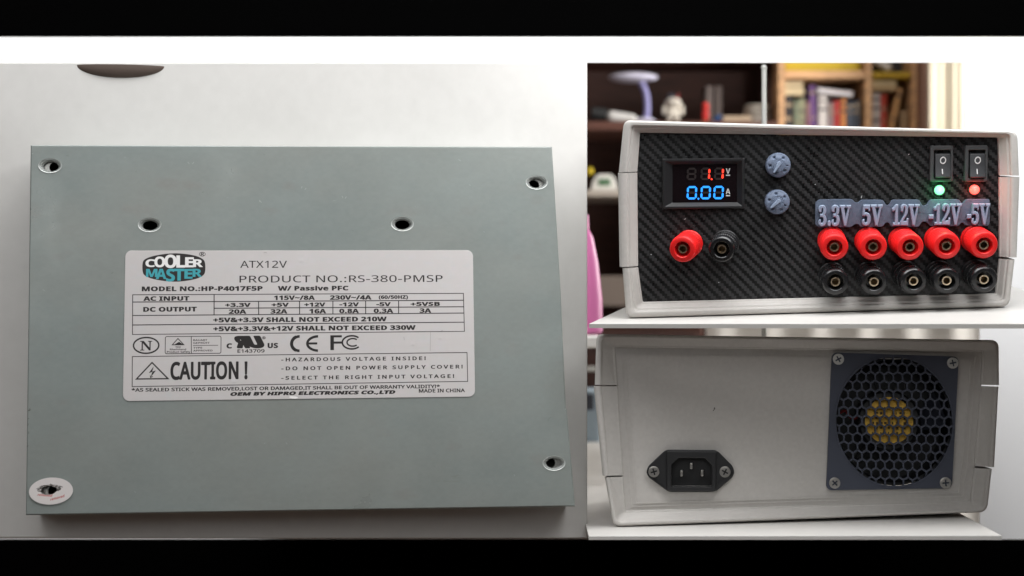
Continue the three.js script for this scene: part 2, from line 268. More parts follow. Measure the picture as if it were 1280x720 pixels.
// ---------- materials ----------
const std = (o) => new THREE.MeshStandardMaterial({ roughness: 0.6, ...o });
const phys = (o) => new THREE.MeshPhysicalMaterial({ roughness: 0.5, ...o });
const lin = (r, g, b) => new THREE.Color().setRGB(r, g, b);
const MAT = {
  wall: std({ color: lin(0.94, 0.94, 0.94), roughness: 0.85, bumpMap: fineBump, bumpScale: 0.0002 }),
  black: phys({ color: lin(0.0012, 0.0012, 0.0012), roughness: 1, specularIntensity: 0 }),
  table: phys({ map: tableMap, color: lin(0.82, 0.825, 0.83), roughness: 0.45, bumpMap: fineBump, bumpScale: 0.00004 }),
  tableWhite: phys({ map: tableMap, color: lin(0.8, 0.8, 0.8), roughness: 0.4, bumpMap: fineBump, bumpScale: 0.00004 }),
  steel: phys({ map: steelMap, roughness: 0.55, roughnessMap: steelRough, metalness: 0.2, bumpMap: fineBump, bumpScale: 0.00003 }),
  steelGlint: std({ color: lin(0.5, 0.52, 0.5), roughness: 0.4, metalness: 0.3 }),  // gloss highlight of the hole rims painted as paler steel
  zinc: std({ color: lin(0.5, 0.5, 0.47), roughness: 0.35, metalness: 0.7 }),
  cavity: std({ color: lin(0.012, 0.012, 0.011), roughness: 0.9 }),
  casePlastic: phys({ map: plasticMap, roughness: 0.55, bumpMap: printBump, bumpScale: 0.00005 }),
  carbon: phys({ map: carbonMap, roughness: 0.6, roughnessMap: roughMap, bumpMap: carbonBump, bumpScale: 0.00012, specularIntensity: 0.8 }),
  blackPlastic: phys({ color: lin(0.012, 0.012, 0.013), roughness: 0.42, bumpMap: fineBump, bumpScale: 0.00003 }),
  blackSatin: phys({ color: lin(0.022, 0.023, 0.026), roughness: 0.5, bumpMap: fineBump, bumpScale: 0.00003 }),
  blackGloss: phys({ color: lin(0.01, 0.01, 0.011), roughness: 0.25 }),
  red: phys({ color: lin(0.78, 0.012, 0.012), roughness: 0.4, bumpMap: fineBump, bumpScale: 0.00003 }),
  brass: std({ color: lin(0.62, 0.52, 0.38), roughness: 0.3, metalness: 1 }),
  printBlue: phys({ color: lin(0.085, 0.115, 0.175), roughness: 0.55, bumpMap: printBump, bumpScale: 0.0003 }),  // plate plastic, darkened to show up the sheen painted into the letters
  printSheen: phys({ color: lin(0.25, 0.31, 0.42), roughness: 0.5, bumpMap: printBump, bumpScale: 0.00008 }),  // same print plastic lightened: sheen of raised faces put into the colour
  printKnob: phys({ color: lin(0.135, 0.172, 0.25), roughness: 0.55, bumpMap: printBump, bumpScale: 0.0003 }),
  switchGrey: phys({ color: lin(0.045, 0.048, 0.05), roughness: 0.6, bumpMap: fineBump, bumpScale: 0.00003 }),
  printSlate: phys({ color: lin(0.044, 0.051, 0.076), roughness: 0.6, bumpMap: printBump, bumpScale: 0.00008 }),
  smoke: phys({ color: lin(0.05, 0.055, 0.075), roughness: 0.35 }),
  screen: phys({ color: lin(0.008, 0.005, 0.006), roughness: 0.16 }),
  ghost: std({ color: lin(0.014, 0.007, 0.007), roughness: 0.5 }),
  print: std({ color: lin(0.62, 0.62, 0.62), roughness: 0.7 }),
  ledRed: std({ color: lin(0.3, 0.01, 0.01), emissive: lin(1, 0.045, 0.02), emissiveIntensity: 1.9, roughness: 0.4 }),
  ledBlue: std({ color: lin(0.01, 0.05, 0.3), emissive: lin(0.02, 0.3, 1), emissiveIntensity: 1.5, roughness: 0.4 }),
  lampGreen: phys({ color: lin(0.2, 0.7, 0.3), emissive: lin(0.2, 1, 0.4), emissiveIntensity: 1.9, roughness: 0.25 }),
  lampRed: phys({ color: lin(0.7, 0.1, 0.1), emissive: lin(1, 0.1, 0.07), emissiveIntensity: 2.4, roughness: 0.25 }),
  screw: std({ color: lin(0.55, 0.53, 0.5), roughness: 0.3, metalness: 0.95 }),
  screwShade: std({ color: lin(0.2, 0.19, 0.18), roughness: 0.5, metalness: 0.9 }),  // screw metal darkened: shade in the cross slot put into the colour
  gold: std({ color: lin(0.55, 0.36, 0.06), roughness: 0.45, metalness: 0.3 }),
  darkWood: std({ map: woodMap(86, 52, 42, 0), roughness: 0.6 }),
  deepWood: std({ map: woodMap(66, 40, 34, 3), roughness: 0.7 }),
  paleWood: std({ map: woodMap(190, 148, 108, 7), roughness: 0.6 }),
};
const plain = (r, g, b, rough = 0.65) => std({ color: new THREE.Color().setRGB(r / 255, g / 255, b / 255, THREE.SRGBColorSpace), roughness: rough, bumpMap: fineBump, bumpScale: 0.0002 });
const font = await new FontLoader().loadAsync('fonts/droid/droid_serif_bold.typeface.json');
const fontSans = await new FontLoader().loadAsync('fonts/droid/droid_sans_bold.typeface.json');
function textIn(s, f, x0, y0, x1, y1, depth, z, bevel = 0) {
  const g = new TextGeometry(s, { font: f, size: 10, depth, curveSegments: 5, bevelEnabled: bevel > 0, bevelSize: bevel, bevelThickness: bevel, bevelSegments: 1 });
  g.computeBoundingBox(); const b = g.boundingBox, sx = (x1 - x0) / (b.max.x - b.min.x), sy = (y1 - y0) / (b.max.y - b.min.y);
  g.translate(-b.min.x, -b.min.y, -b.min.z); g.scale(sx, sy, 1); g.translate(x0, y0, z); g.computeVertexNormals();
  return g;
}

// ---------- lamps ----------
for (const [name, label, cat, p, t, w, h, power, glow, col] of LAMPS) {
  const g = thing(name, label, cat, null, p);
  g.lookAt(...t);                                   // +z towards the target
  part('housing', rbox(w * 1000 + 30, h * 1000 + 30, 40, 8, 0, 0, -28), plain(30, 30, 32), g);
  part('diffuser', rbox(w * 1000, h * 1000, 6, 2, 0, 0, -3), std({ color: lin(0.8, 0.8, 0.8), emissive: lin(...col), emissiveIntensity: glow }), g);
  const l = new THREE.RectAreaLight(new THREE.Color().setRGB(...col), power, w, h);
  l.position.copy(V3(...t).sub(V3(...p)).normalize().multiplyScalar(0.012).add(V3(...p))); l.lookAt(...t); l.castShadow = true;
  scene.add(l);
}

// ---------- the setting: display wall, tabletops, room behind ----------
{ // added white wall with one stepped opening; its right part stands for glare
  const z = -280, k = 0.659, X = (a) => (a - 640) * k, Y = (b) => 1200 + (360 - b) * k;
  const s = shapeOf([[X(-260), Y(46)], [X(1560), Y(46)], [X(1560), Y(674)], [X(-260), Y(674)]]);
  s.holes.push(shapeOf([[X(690), Y(78)], [X(1207), Y(78)], [X(1207), Y(360)], [X(1225), Y(372)], [X(1225), Y(664)], [X(690), Y(664)]]));
  const w = struct(part('wall', extrude(s, 2), MAT.wall, scene, [0, 0, z - 2]));
  w.userData.label = 'added white wall behind the three arrangements';
  for (const [y0, y1, l] of [[Y(46) + 1, 2300, 'added matt black wall above the white wall'], [100, Y(674) - 1, 'added matt black wall below the white wall']]) struct(part('wall', rbox(X(1760) - X(-460), y1 - y0, 6, 1, 0, (y0 + y1) / 2, z - 3), MAT.black, scene)).userData.label = l;  // added black boards closing the view above and below
}
{ // leaning pale tabletop under the grey supply
  const pts = [[-250, 177.4], [199.7, 185.9], [192.8, -135.2], [-250, -126.4]];
  const t = struct(part('tabletop', extrude(shapeOf(pts), 14, 1), MAT.table, scene)); place(t, 'psu', 0, 0, -51);
  t.userData.label = 'pale grey-white tabletop under the grey metal power supply';
}
function wedge(top, thick) {                         // a slab under a top outline [x, y, z]
  const pos = [], n = top.length, idx = [];
  for (const p of top) pos.push(p[0], p[1], p[2]);
  for (const p of top) pos.push(p[0], p[1] - thick, p[2]);
  for (let i = 0; i < n; i++) { const j = (i + 1) % n; idx.push(i, j, n + i, j, n + j, n + i); }
  const tri = THREE.ShapeUtils.triangulateShape(top.map((p) => V2(p[0], p[2])), []);
  for (const t of tri) { idx.push(...t); idx.push(...t.map((q) => q + n).reverse()); }
  const g = new THREE.BufferGeometry(); g.setAttribute('position', new THREE.Float32BufferAttribute(pos, 3)); g.setIndex(idx); g.computeVertexNormals();
  return crease(g.toNonIndexed(), 0.3);
}
{ // shelf under the carbon-fronted box: left end cut on the slant
  const y = (x) => -62.6 + (x + 112) * 0.0318;
  const top = [[-136, 21], [160, 90.4], [150, -200], [-92, -200]].map(([x, z]) => [x, y(x), z]);
  const t = struct(part('tabletop', wedge(top, 2.6), MAT.tableWhite, scene)); place(t, 'front');
  t.userData.label = 'white shelf top under the black carbon-fronted box';
}
{ // long white table under the lower box, running back into the room
  const y = (x) => -61.8 + (x + 116) * 0.05;
  const top = [[-128, 48], [101, 99], [101, -150], [101, -1230], [-420, -1230], [-420, -150], [-160, -62], [-138, -44]].map(([x, z]) => [x, y(Math.max(-140, x)), z]);
  const t = struct(part('tabletop', wedge(top, 2), MAT.tableWhite, scene)); place(t, 'rear');
  t.userData.label = 'long white tabletop under the lower box';
}
{ // brown wooden desk out of view, placed to bounce warm light upwards
  struct(part('unseen_desk_top', rbox(2600, 40, 1500, 4), std({ map: woodMap(88, 72, 62, 5), roughness: 0.5 }), scene, [0, 830, 560])).userData.label = 'brown wooden desk out of view in front of the display wall, placed to bounce light up';
}
{ // room behind the openings
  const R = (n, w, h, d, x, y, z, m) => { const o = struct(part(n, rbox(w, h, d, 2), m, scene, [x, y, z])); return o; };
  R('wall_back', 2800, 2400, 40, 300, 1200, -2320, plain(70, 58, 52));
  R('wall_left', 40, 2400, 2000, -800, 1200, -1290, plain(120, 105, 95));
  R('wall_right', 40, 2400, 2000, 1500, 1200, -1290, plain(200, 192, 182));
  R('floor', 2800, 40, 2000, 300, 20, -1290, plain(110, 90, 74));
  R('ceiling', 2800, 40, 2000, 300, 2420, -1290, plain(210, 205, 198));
}

// ---------- grey power supply with its label ----------
{
  const t = thing('power_supply', 'grey painted steel computer power supply with a white rating label', 'power supply', 'psu', [0, 0, -37]);
  const F = 37;                                     // height of its face over the table
  const out = [[-159.2, 115.1], [168.8, 117.9], [172.8, 20], [174.6, -52], [175.2, -52.2], [179.3, -113.3], [-155.6, -112.8]];
  const face = shapeOf(out);
  const holes = [[-147, 102], [158.4, 94], [-85.8, 65], [71.6, 66.3], [166.3, -86.2], [-142.4, -98.2]];
  for (const [x, y] of holes) { const h = new THREE.Path(); h.absellipse(x, y, 6.9, 4.5, 0, Math.PI * 2, true); face.holes.push(h); }
  part('cover', extrude(face, 1.6, 0.8, F - 1.6, 30), MAT.steel, t);
  const inset = out.map(([x, y]) => [x > 0 ? x - 0.3 : x + 0.3, y > 0 ? y - 0.3 : y + 0.3]);
  const walls = shapeOf(inset); walls.holes.push(shapeOf(out.map(([x, y]) => [x > 0 ? x - 1.6 : x + 1.6, y > 0 ? y - 1.6 : y + 1.6])));
  part('housing', extrude(walls, F - 1.6, 0, 0), MAT.steel, t);
  part('inner_floor', extrude(shapeOf(inset.map(([x, y]) => [x * 0.985, y * 0.98])), 2, 0, 1), MAT.zinc, t);
  const rim = crease(lathe([[7.3, -0.1], [7.2, 0.22], [6.6, 0.12], [5.9, -0.7], [5.0, -2.2], [4.55, -2.8], [4.75, -3]], 48), 0.9).scale(1, 0.65, 1);
  const flange = crease(lathe([[7, -4.6], [3.3, -4.6], [3.3, -5.4], [7.5, -5.4]], 30), 0.5);
  holes.forEach(([x, y], i) => {
    const r = part('screw_hole', rim, MAT.steelGlint, t, [x, y, F]);
    if (i !== 2 && i !== 3) part('inner_bracket', flange, MAT.zinc, r, [[1.9, 0, 0], [-1.2, -0.8, 0], 0, 0, [-1.9, 0.3, 0], [1.9, -0.3, 0]][i], [0, 0, 0]);
  });
  // label
  const ls = roundRect(216.6, 93.4, 4, 0, 0), lg = extrude(ls, 0.3, 0.1, 0, 10); boxUV(lg);
  { const uv = lg.attributes.uv; for (let i = 0; i < uv.count; i++) uv.setXY(i, uv.getX(i) / 216.6 + 0.5, uv.getY(i) / 93.4 + 0.5); lg.userData.ownUV = true; }
  part('rating_label', lg, phys({ map: labelMap, roughness: 0.42, bumpMap: labelBump, bumpScale: 0.0005 }), t, [8.35, 2.4, F], [0, 0, 0.004]);
  // torn seal sticker
  const ss = new THREE.Shape(); ss.absellipse(0, 0, 12.9, 8.1, 0, Math.PI * 2);
  const torn = new THREE.Path(); for (let i = 0; i < 22; i++) { const a = -i / 22 * Math.PI * 2, r = 0.85 + rnd() * 0.3; const x = -1.4 + Math.cos(a) * 4.6 * r, y = 0.4 + Math.sin(a) * 2.7 * r; i ? torn.lineTo(x, y) : torn.moveTo(x, y); } torn.closePath(); ss.holes.push(torn);
  const sg = extrude(ss, 0.25, 0, 0, 28); boxUV(sg); { const uv = sg.attributes.uv; for (let i = 0; i < uv.count; i++) uv.setXY(i, uv.getX(i) / 26 + 0.5, uv.getY(i) / 16.4 + 0.5); sg.userData.ownUV = true; }
  part('seal_sticker', sg, phys({ map: sealMap, roughness: 0.5 }), t, [-141, -98.6, F + 0.25], [0, 0, 0.03], 'torn round white seal sticker with red print');
}
{ // brown round thing at the far edge of the table
  const g = new THREE.SphereGeometry(1, 48, 24, 0, Math.PI * 2, Math.PI / 2, Math.PI / 2).scale(29, 8.6, 4);
  const o = part('cup_foot', g, plain(90, 76, 68), scene); place(o, 'psu', -111.5, 177.6, -38);
  tag(o, 'brown round foot of a cup at the top edge of the pale tabletop', 'cup');
}

// ---------- cases ----------
function caseParts(t, c, mat, depth) {
  const P = c.profile(depth);
  part('upper_shell', shell(c.upO, c.upI, P), mat, t);
  part('side_panel', shell(c.leftO, c.leftI, P), mat, t);
  part('side_panel', shell(c.rightO, c.rightI, P), mat, t);
  part('lower_shell', shell(c.lowO, c.lowI, P), mat, t);
  part('back_plate', extrude(shapeOf(c.panel.map(([x, y]) => [x * 1.04, y * 1.04])), 3, 0, -depth + 0.5), mat, t);
}
const screwHead = (() => {
  const s = new THREE.Shape(); s.absarc(0, 0, 2.9, 0, Math.PI * 2);
  const a = 0.5, b = 2.1, x = new THREE.Path(); [[-a, a], [-a, b], [a, b], [a, a], [b, a], [b, -a], [a, -a], [a, -b], [-a, -b], [-a, -a], [-b, -a], [-b, a]].reverse().forEach(([p, q], i) => (i ? x.lineTo(p, q) : x.moveTo(p, q))); x.closePath(); s.holes.push(x);
  return crease(extrude(s, 2.4, 0, -0.9, 20), 0.5);
})();
const screwWasher = lathe([[2.8, 0.1], [3.3, 0.25], [3.5, 0.1], [3.5, -0.3]], 28), screwSlot = new THREE.CircleGeometry(2.6, 20);

// ---------- bench supply seen from the front ----------
{
  const t = thing('bench_power_supply', 'white cased bench power supply with black carbon-look front, red and black sockets', 'power supply', 'front', [0, 0, 0]);
  const c = {
    upO: [[-118, 31, 0], [-114.6, 63.8, 4.5], [125.2, 53.4, 5], [126.7, 26.4, 0]], upI: [[-106.6, 31.2, 0], [-104.6, 55.9, 1], [115, 49.8, 1], [116.2, 26.5, 0]],
    leftO: [[-117.8, -29.2, 0], [-118.5, 30.4, 0]], leftI: [[-106.3, -29.2, 0], [-106.6, 30.6, 0]],
    rightO: [[127, 25.4, 0], [126.4, -23.8, 0]], rightI: [[116.2, 25.5, 0], [117.2, -23.8, 0]],
    lowO: [[125.2, -25.2, 0], [122.6, -54.3, 5], [-113.6, -61.9, 5], [-116, -30, 0]], lowI: [[117.2, -25.2, 0], [115.4, -46.8, 1], [-103.4, -52.5, 1], [-106.3, -30, 0]],
    panel: [[-106, 31], [-104, 55], [114.5, 49.2], [115.7, 26], [116.6, -24.5], [114.8, -46.2], [-102.8, -52], [-105.8, -30]],
    profile: (d) => [[0, -d], [0, -1.4], [0.06, -0.5], [0.16, 0], [0.36, 0], [0.44, -0.5], [0.5, -2.2], [0.62, -2.6], [0.88, -6], [0.97, -6.4], [1, -7], [1, -16], [0.3, -17], [0.3, -d]],
  };
  caseParts(t, c, MAT.casePlastic, 190);
  const panel = part('front_panel', extrude(shapeOf(c.panel.map(([x, y]) => [x * 1.012, y * 1.012])), 2, 0, -11), MAT.carbon, t);
  const Z = -9;
  for (const [x, y, l, r] of [[-76.4, 0.6, 1.1, 0.4], [-55, -40, 0.8, -0.3], [33.5, 13.8, 1.6, 1.3], [-98, -22, 0.7, 0.1], [62, 40, 0.8, 0.9], [5, 22, 0.6, 0.2]]) part('dust_fleck', rbox(l, 0.3, 0.15, 0.05), MAT.print, t, [x, y, -8.9], [0, 0, r]);
  // meter
  const m = t, rect = (x0, y0, x1, y1, r, z) => roundedPath([[x0, y0, r], [x1, y0, r], [x1, y1, r], [x0, y1, r]], 5, true).map(([x, y]) => [x, y, z]);
  const bezel = skin([rect(-90.7, 7.1, -38.8, 39.2, 0.8, Z), rect(-90.6, 7.2, -38.9, 39.1, 0.8, Z + 3), rect(-90, 7.8, -39.5, 38.5, 0.6, Z + 3.7), rect(-89, 8.8, -40.5, 37.5, 0.5, Z + 3.7), rect(-84.2, 11.2, -43.8, 35.5, 0.4, Z + 0.9), rect(-84.2, 11.2, -43.8, 35.5, 0.4, Z + 0.2)], false, true);
  const meter = part('meter', bezel, MAT.blackPlastic, m);
  part('screen', rbox(40.6, 24.5, 0.8, 0.1, -64, 23.35, Z + 0.6), MAT.screen, meter);
  const seg = (ax, ay, bx, by, w) => { const d = V2(bx - ax, by - ay), l = d.length(); d.normalize(); const n = V2(-d.y, d.x), q = w / 2, p = (s, o) => [ax + d.x * s + n.x * o, ay + d.y * s + n.y * o]; return extrude(shapeOf([p(0.15, 0), p(q + 0.15, q), p(l - q - 0.15, q), p(l - 0.15, 0), p(l - q - 0.15, -q), p(q + 0.15, -q)]), 0.25, 0, Z + 1); };
  function digit(x, y, w, h, lit, on) {
    const s = 0.35, q = (a, b) => [x + 0.6 + a * (w - 1.2) + s * (b - 0.5), y + 0.6 + b * (h - 1.2)];
    const S = { a: [q(0, 1), q(1, 1)], b: [q(1, 1), q(1, 0.5)], c: [q(1, 0.5), q(1, 0)], d: [q(0, 0), q(1, 0)], e: [q(0, 0.5), q(0, 0)], f: [q(0, 1), q(0, 0.5)], g: [q(0, 0.5), q(1, 0.5)] };
    const onG = [], offG = [];
    for (const k in S) (lit.includes(k) ? onG : offG).push(seg(...S[k][0], ...S[k][1], 1.25));
    if (onG.length) part('lit_digit', join(onG), on, meter);
    if (offG.length) part('unlit_digit', join(offG), MAT.ghost, meter);
  }
  digit(-75.2, 25.4, 6, 7.8, '', MAT.ledRed); digit(-66.5, 25.4, 6, 7.8, 'bc', MAT.ledRed); digit(-58, 25.4, 6, 7.8, 'bc', MAT.ledRed);
  for (const x of [-75.2, -66.5, -58.4]) digit(x, 13.2, 6.4, 8.4, 'abcdef', MAT.ledBlue);
  part('lit_point', new THREE.CylinderGeometry(0.6, 0.6, 0.25, 16).rotateX(Math.PI / 2).translate(-59.6, 25.9, Z + 1.1), MAT.ledRed, meter);
  part('lit_point', new THREE.CylinderGeometry(0.6, 0.6, 0.25, 16).rotateX(Math.PI / 2).translate(-67.9, 13.6, Z + 1.1), MAT.ledBlue, meter);
  part('unit_letter', join([textIn('V', fontSans, -50.7, 29.3, -47.9, 32.6, 0.2, Z + 0.98), rbox(2.6, 0.7, 0.2, 0.05, -49.3, 28.3, Z + 1.08)]), MAT.print, meter);
  part('unit_letter', join([textIn('A', fontSans, -50.7, 16.4, -47.9, 19.8, 0.2, Z + 0.98), rbox(2.6, 0.7, 0.2, 0.05, -49.3, 15.4, Z + 1.08)]), MAT.print, meter);
  // knobs: printed domes with a ring of finger dimples
  const R = 7.7, rows = [];
  for (let i = 0; i <= 34; i++) {
    const row = [], f = i / 34;
    for (let j = 0; j < 96; j++) {
      const a = j / 96 * Math.PI * 2; let r, z;
      if (f < 0.72) { r = f / 0.72 * R * 0.86; const dim = Math.exp(-((r / R - 0.66) ** 2) / 0.012) * Math.max(0, Math.cos(a * 5.5 + 0.4)) ** 2; z = 10.6 - 2.6 * (r / R) ** 2 - 1.5 * dim + 0.16 * Math.sin(r * 7) * (r < 4.6 ? 1 : 0.3); }
      else { const q = (f - 0.72) / 0.28; r = R * (0.86 + 0.14 * Math.sin(Math.min(1, q * 2) * Math.PI / 2)); z = q < 0.5 ? 8.68 - 2.2 * (1 - Math.cos(q * 2 * Math.PI / 2)) : 6.48 * (1 - (q - 0.5) * 2); }
      row.push([Math.cos(a) * r, Math.sin(a) * r, z]);
    }
    rows.push(row);
  }
  const knobG = mergeVertices(skin(rows, false, true)); knobG.computeVertexNormals();
  const ps = new THREE.Shape(); ps.moveTo(-1.9, -5.2); ps.quadraticCurveTo(-2.6, -5.6, -2.7, -4.6); ps.lineTo(-1.2, 0.6); ps.quadraticCurveTo(-0.6, 2.7, 0.6, 2.4); ps.quadraticCurveTo(2.2, 1.7, 1.2, 0); ps.lineTo(-1.6, -5);
  const pg = extrude(ps, 1.3, 0.35, 0, 8), ring = lathe([[3.6, 0], [3.7, 0.5], [4.1, 0.5], [4.2, 0]], 36);
  for (const [y, turn] of [[34.4, -0.12], [11.3, -0.45]]) {
    const k = part('knob', knobG, MAT.printKnob, t, [y > 20 ? -18.4 : -18.8, y, Z], [0, 0, turn]);
    part('pointer', pg, MAT.printSheen, k, [0, 0, 10]); part('ring', ring, MAT.printKnob, k, [0, 0, 9.6]);
  }
  // 4 mm sockets (binding posts)
  function ribbed(pts, segs, from, to, amp) { const rows = pts.map(([r, z]) => { const row = []; for (let j = 0; j < segs; j++) { const a = j / segs * Math.PI * 2, k = z >= from && z <= to && r > 6 ? (j % 2 ? -amp : 0) : 0; row.push([Math.cos(a) * (r + k), Math.sin(a) * (r + k), z]); } return row; }); return skin(rows, false, true); }
  const capR = ribbed([[7.7, 0], [7.9, 0.4], [7.9, 5.2], [7.2, 5.8], [7.2, 6.4], [8.2, 7], [8.5, 8], [8.6, 20], [8.3, 22.4], [7.6, 23.6], [6.6, 24], [5.2, 24], [4.9, 23.7], [4.6, 21.5], [4.4, 17], [2.5, 17]], 88, 7, 22, 0.22);
  const capB = ribbed([[7.9, 0], [8.2, 0.4], [8.2, 5.2], [7.3, 5.8], [7.3, 6.6], [8.2, 7.2], [8.4, 8], [8.4, 14], [7.6, 14.6], [7.6, 15.6], [8.3, 16.2], [8.4, 21], [8, 22.8], [7.2, 23.8], [6.4, 24], [5.3, 24], [5, 23.7], [4.6, 21.5], [4.4, 17], [2.5, 17]], 88, 1, 22, 0.26);
  const sock = crease(lathe([[2.9, 16], [2.95, 22.4], [2.8, 22.7], [2.1, 22.7], [1.9, 22.4], [1.95, 8], [0, 8]], 32), 0.6);
  const collar = lathe([[8.6, 0], [8.7, 0.5], [8.6, 1.4], [7.9, 1.6]], 44);
  function post(x, y, dx, dy, redOne) {
    const p = part('binding_post', redOne ? capR : capB, redOne ? MAT.red : MAT.blackGloss, t, [x, y, Z], [-dy / 24, dx / 24, 0]);
    p.userData.label = redOne ? 'red binding post' : 'black binding post';
    part('socket', sock, MAT.brass, p); part('collar', collar, redOne ? MAT.red : MAT.blackPlastic, p);
  }
  post(-73.5, -14.8, -4.4, -2.4, true); post(-50.7, -14.9, -3, -2.4, false);
  [[15.2, -13.1, -0.2, -3.3], [38, -13.6, 0.3, -2.6], [58.5, -13.3, 1.8, -3.1], [80.4, -12.6, 1.6, -3.2], [102.4, -12.5, 1.6, -2.9]].forEach((q) => post(...q, true));
  [[15.9, -35.6, -0.1, -2.1], [38.6, -35, 0.5, -2.8], [60.6, -34.6, 2.2, -2.7], [81.1, -34.5, 1.3, -2.6], [103.3, -34, 1.1, -2.4]].forEach((q) => post(...q, false));
  // rocker switches
  const fr = roundRect(13.9, 22.4, 1.4); fr.holes.push(roundRect(9.8, 17.4, 0.5, 0.4, -0.4));
  const frameG = extrude(fr, 3, 0.6, 0, 6);
  const side = shapeOf([[-8.4, -4], [8.2, -4], [6.4, 2.2], [5.6, 2.5], [0.4, 2.6], [-7.6, 4.8], [-8.4, 4.4]]);
  const rockG = extrude(side, 9.2, 0.5, -4.6).rotateY(-Math.PI / 2).rotateX(0); // becomes width along x
  { const p = rockG.attributes.position; for (let i = 0; i < p.count; i++) { const x = p.getX(i), y = p.getY(i), z = p.getZ(i); p.setXYZ(i, z, y, x); } rockG.rotateZ(0); }
  const rk = (() => { const g = new THREE.ExtrudeGeometry(side, { depth: 8.2, bevelEnabled: true, bevelSize: 0.4, bevelThickness: 0.5, bevelOffset: -0.4, bevelSegments: 2 }).translate(0, 0, -4.1); const m4 = new THREE.Matrix4().set(0, 0, 1, 0, 1, 0, 0, 0, 0, 1, 0, 0, 0, 0, 0, 1); g.applyMatrix4(m4); return crease(g, 0.5); })();
  const ringG = new THREE.TorusGeometry(1.85, 0.36, 8, 28).scale(0.85, 1.05, 0.4), barG = rbox(0.6, 4, 0.3, 0.1);
  [[81.4, 34.1], [102.2, 33.9]].forEach(([x, y]) => {
    const s = part('rocker_switch', frameG, MAT.switchGrey, t, [x, y, Z]);
    const r = part('rocker', rk, MAT.blackSatin, s, [0.75, -0.4, 0.2]);
    part('on_off_mark', ringG, MAT.print, s, [0.9, 2, 2.85], [-0.05, 0, -0.15]); part('on_off_mark', barG, MAT.print, s, [0.4, -4.6, 4.1], [-0.4, 0, 0]);
  });
  // indicator lights, each with its small lamp
  for (const [x, y, mt, col, lb] of [[80.8, 17.7, MAT.lampGreen, [0.1, 1, 0.35], 'lit green indicator light'], [101.9, 17.8, MAT.lampRed, [1, 0.08, 0.06], 'lit red indicator light']]) {
    const d = part('indicator_light', lathe([[3, 0], [2.9, 1.4], [2.3, 2.6], [1.2, 3.3], [0, 3.5]], 28), mt, t, [x, y, Z], [0, 0, 0], lb);
    part('bezel', lathe([[3.2, 0], [3.3, 0.9], [3.8, 0.7], [4, 0]], 28), MAT.blackPlastic, d);
    const pl = new THREE.PointLight(new THREE.Color().setRGB(...col), 0.0004, 0.2, 2); pl.shadow.radius = 0.1; pl.castShadow = true; pl.position.set(x / 1000, (y) / 1000, (Z + 5.5) / 1000); t.add(pl);
  }
  // printed voltage plate
  const vp = [[5, 10.6], [7.1, 12.5], [27.4, 12.7], [29.4, 10.4], [31.6, 10.4], [33, 12.2], [46.4, 12], [48.4, 8.6], [50, 8.6], [51.8, 12], [68.3, 12], [70.4, 8], [72.6, 8.2], [75, 12], [92.3, 12], [94.4, 9], [96.4, 12], [110.7, 12], [111.1, -3.3], [109.3, -4.8], [96.8, -4.5], [94.4, -2], [92.2, -4.8], [75.6, -4.8], [72.6, -1.6], [70.4, -1.6], [68.3, -5.1], [51.8, -5.1], [50, -2], [48.4, -2], [46.4, -4.8], [33, -5.1], [31.6, -3], [29.4, -3], [27, -5], [7.1, -5.1], [5, -3]];
  const plateS = new THREE.Shape(roundedPath(vp.map(([x, y]) => [x, y, 1.2]), 4, true).map(([x, y]) => V2(x, y)));
  const plate = part('voltage_plate', extrude(plateS, 2.6, 0.3, Z), MAT.printBlue, t);
  for (const [s, x0, y0, x1, y1] of [['3.3V', 6.6, -4.3, 26.6, 9.2], ['5V', 33.4, -4.2, 45.9, 9.2], ['12V', 51.6, -4.1, 68.2, 9.4], ['-12V', 73.8, -3.9, 93.4, 9.6], ['-5V', 96.6, -3.9, 110.4, 9.4]]) part('lettering', textIn(s, font, x0, y0, x1, y1, 3, Z + 2.6, 0.45), MAT.printSheen, plate);
}

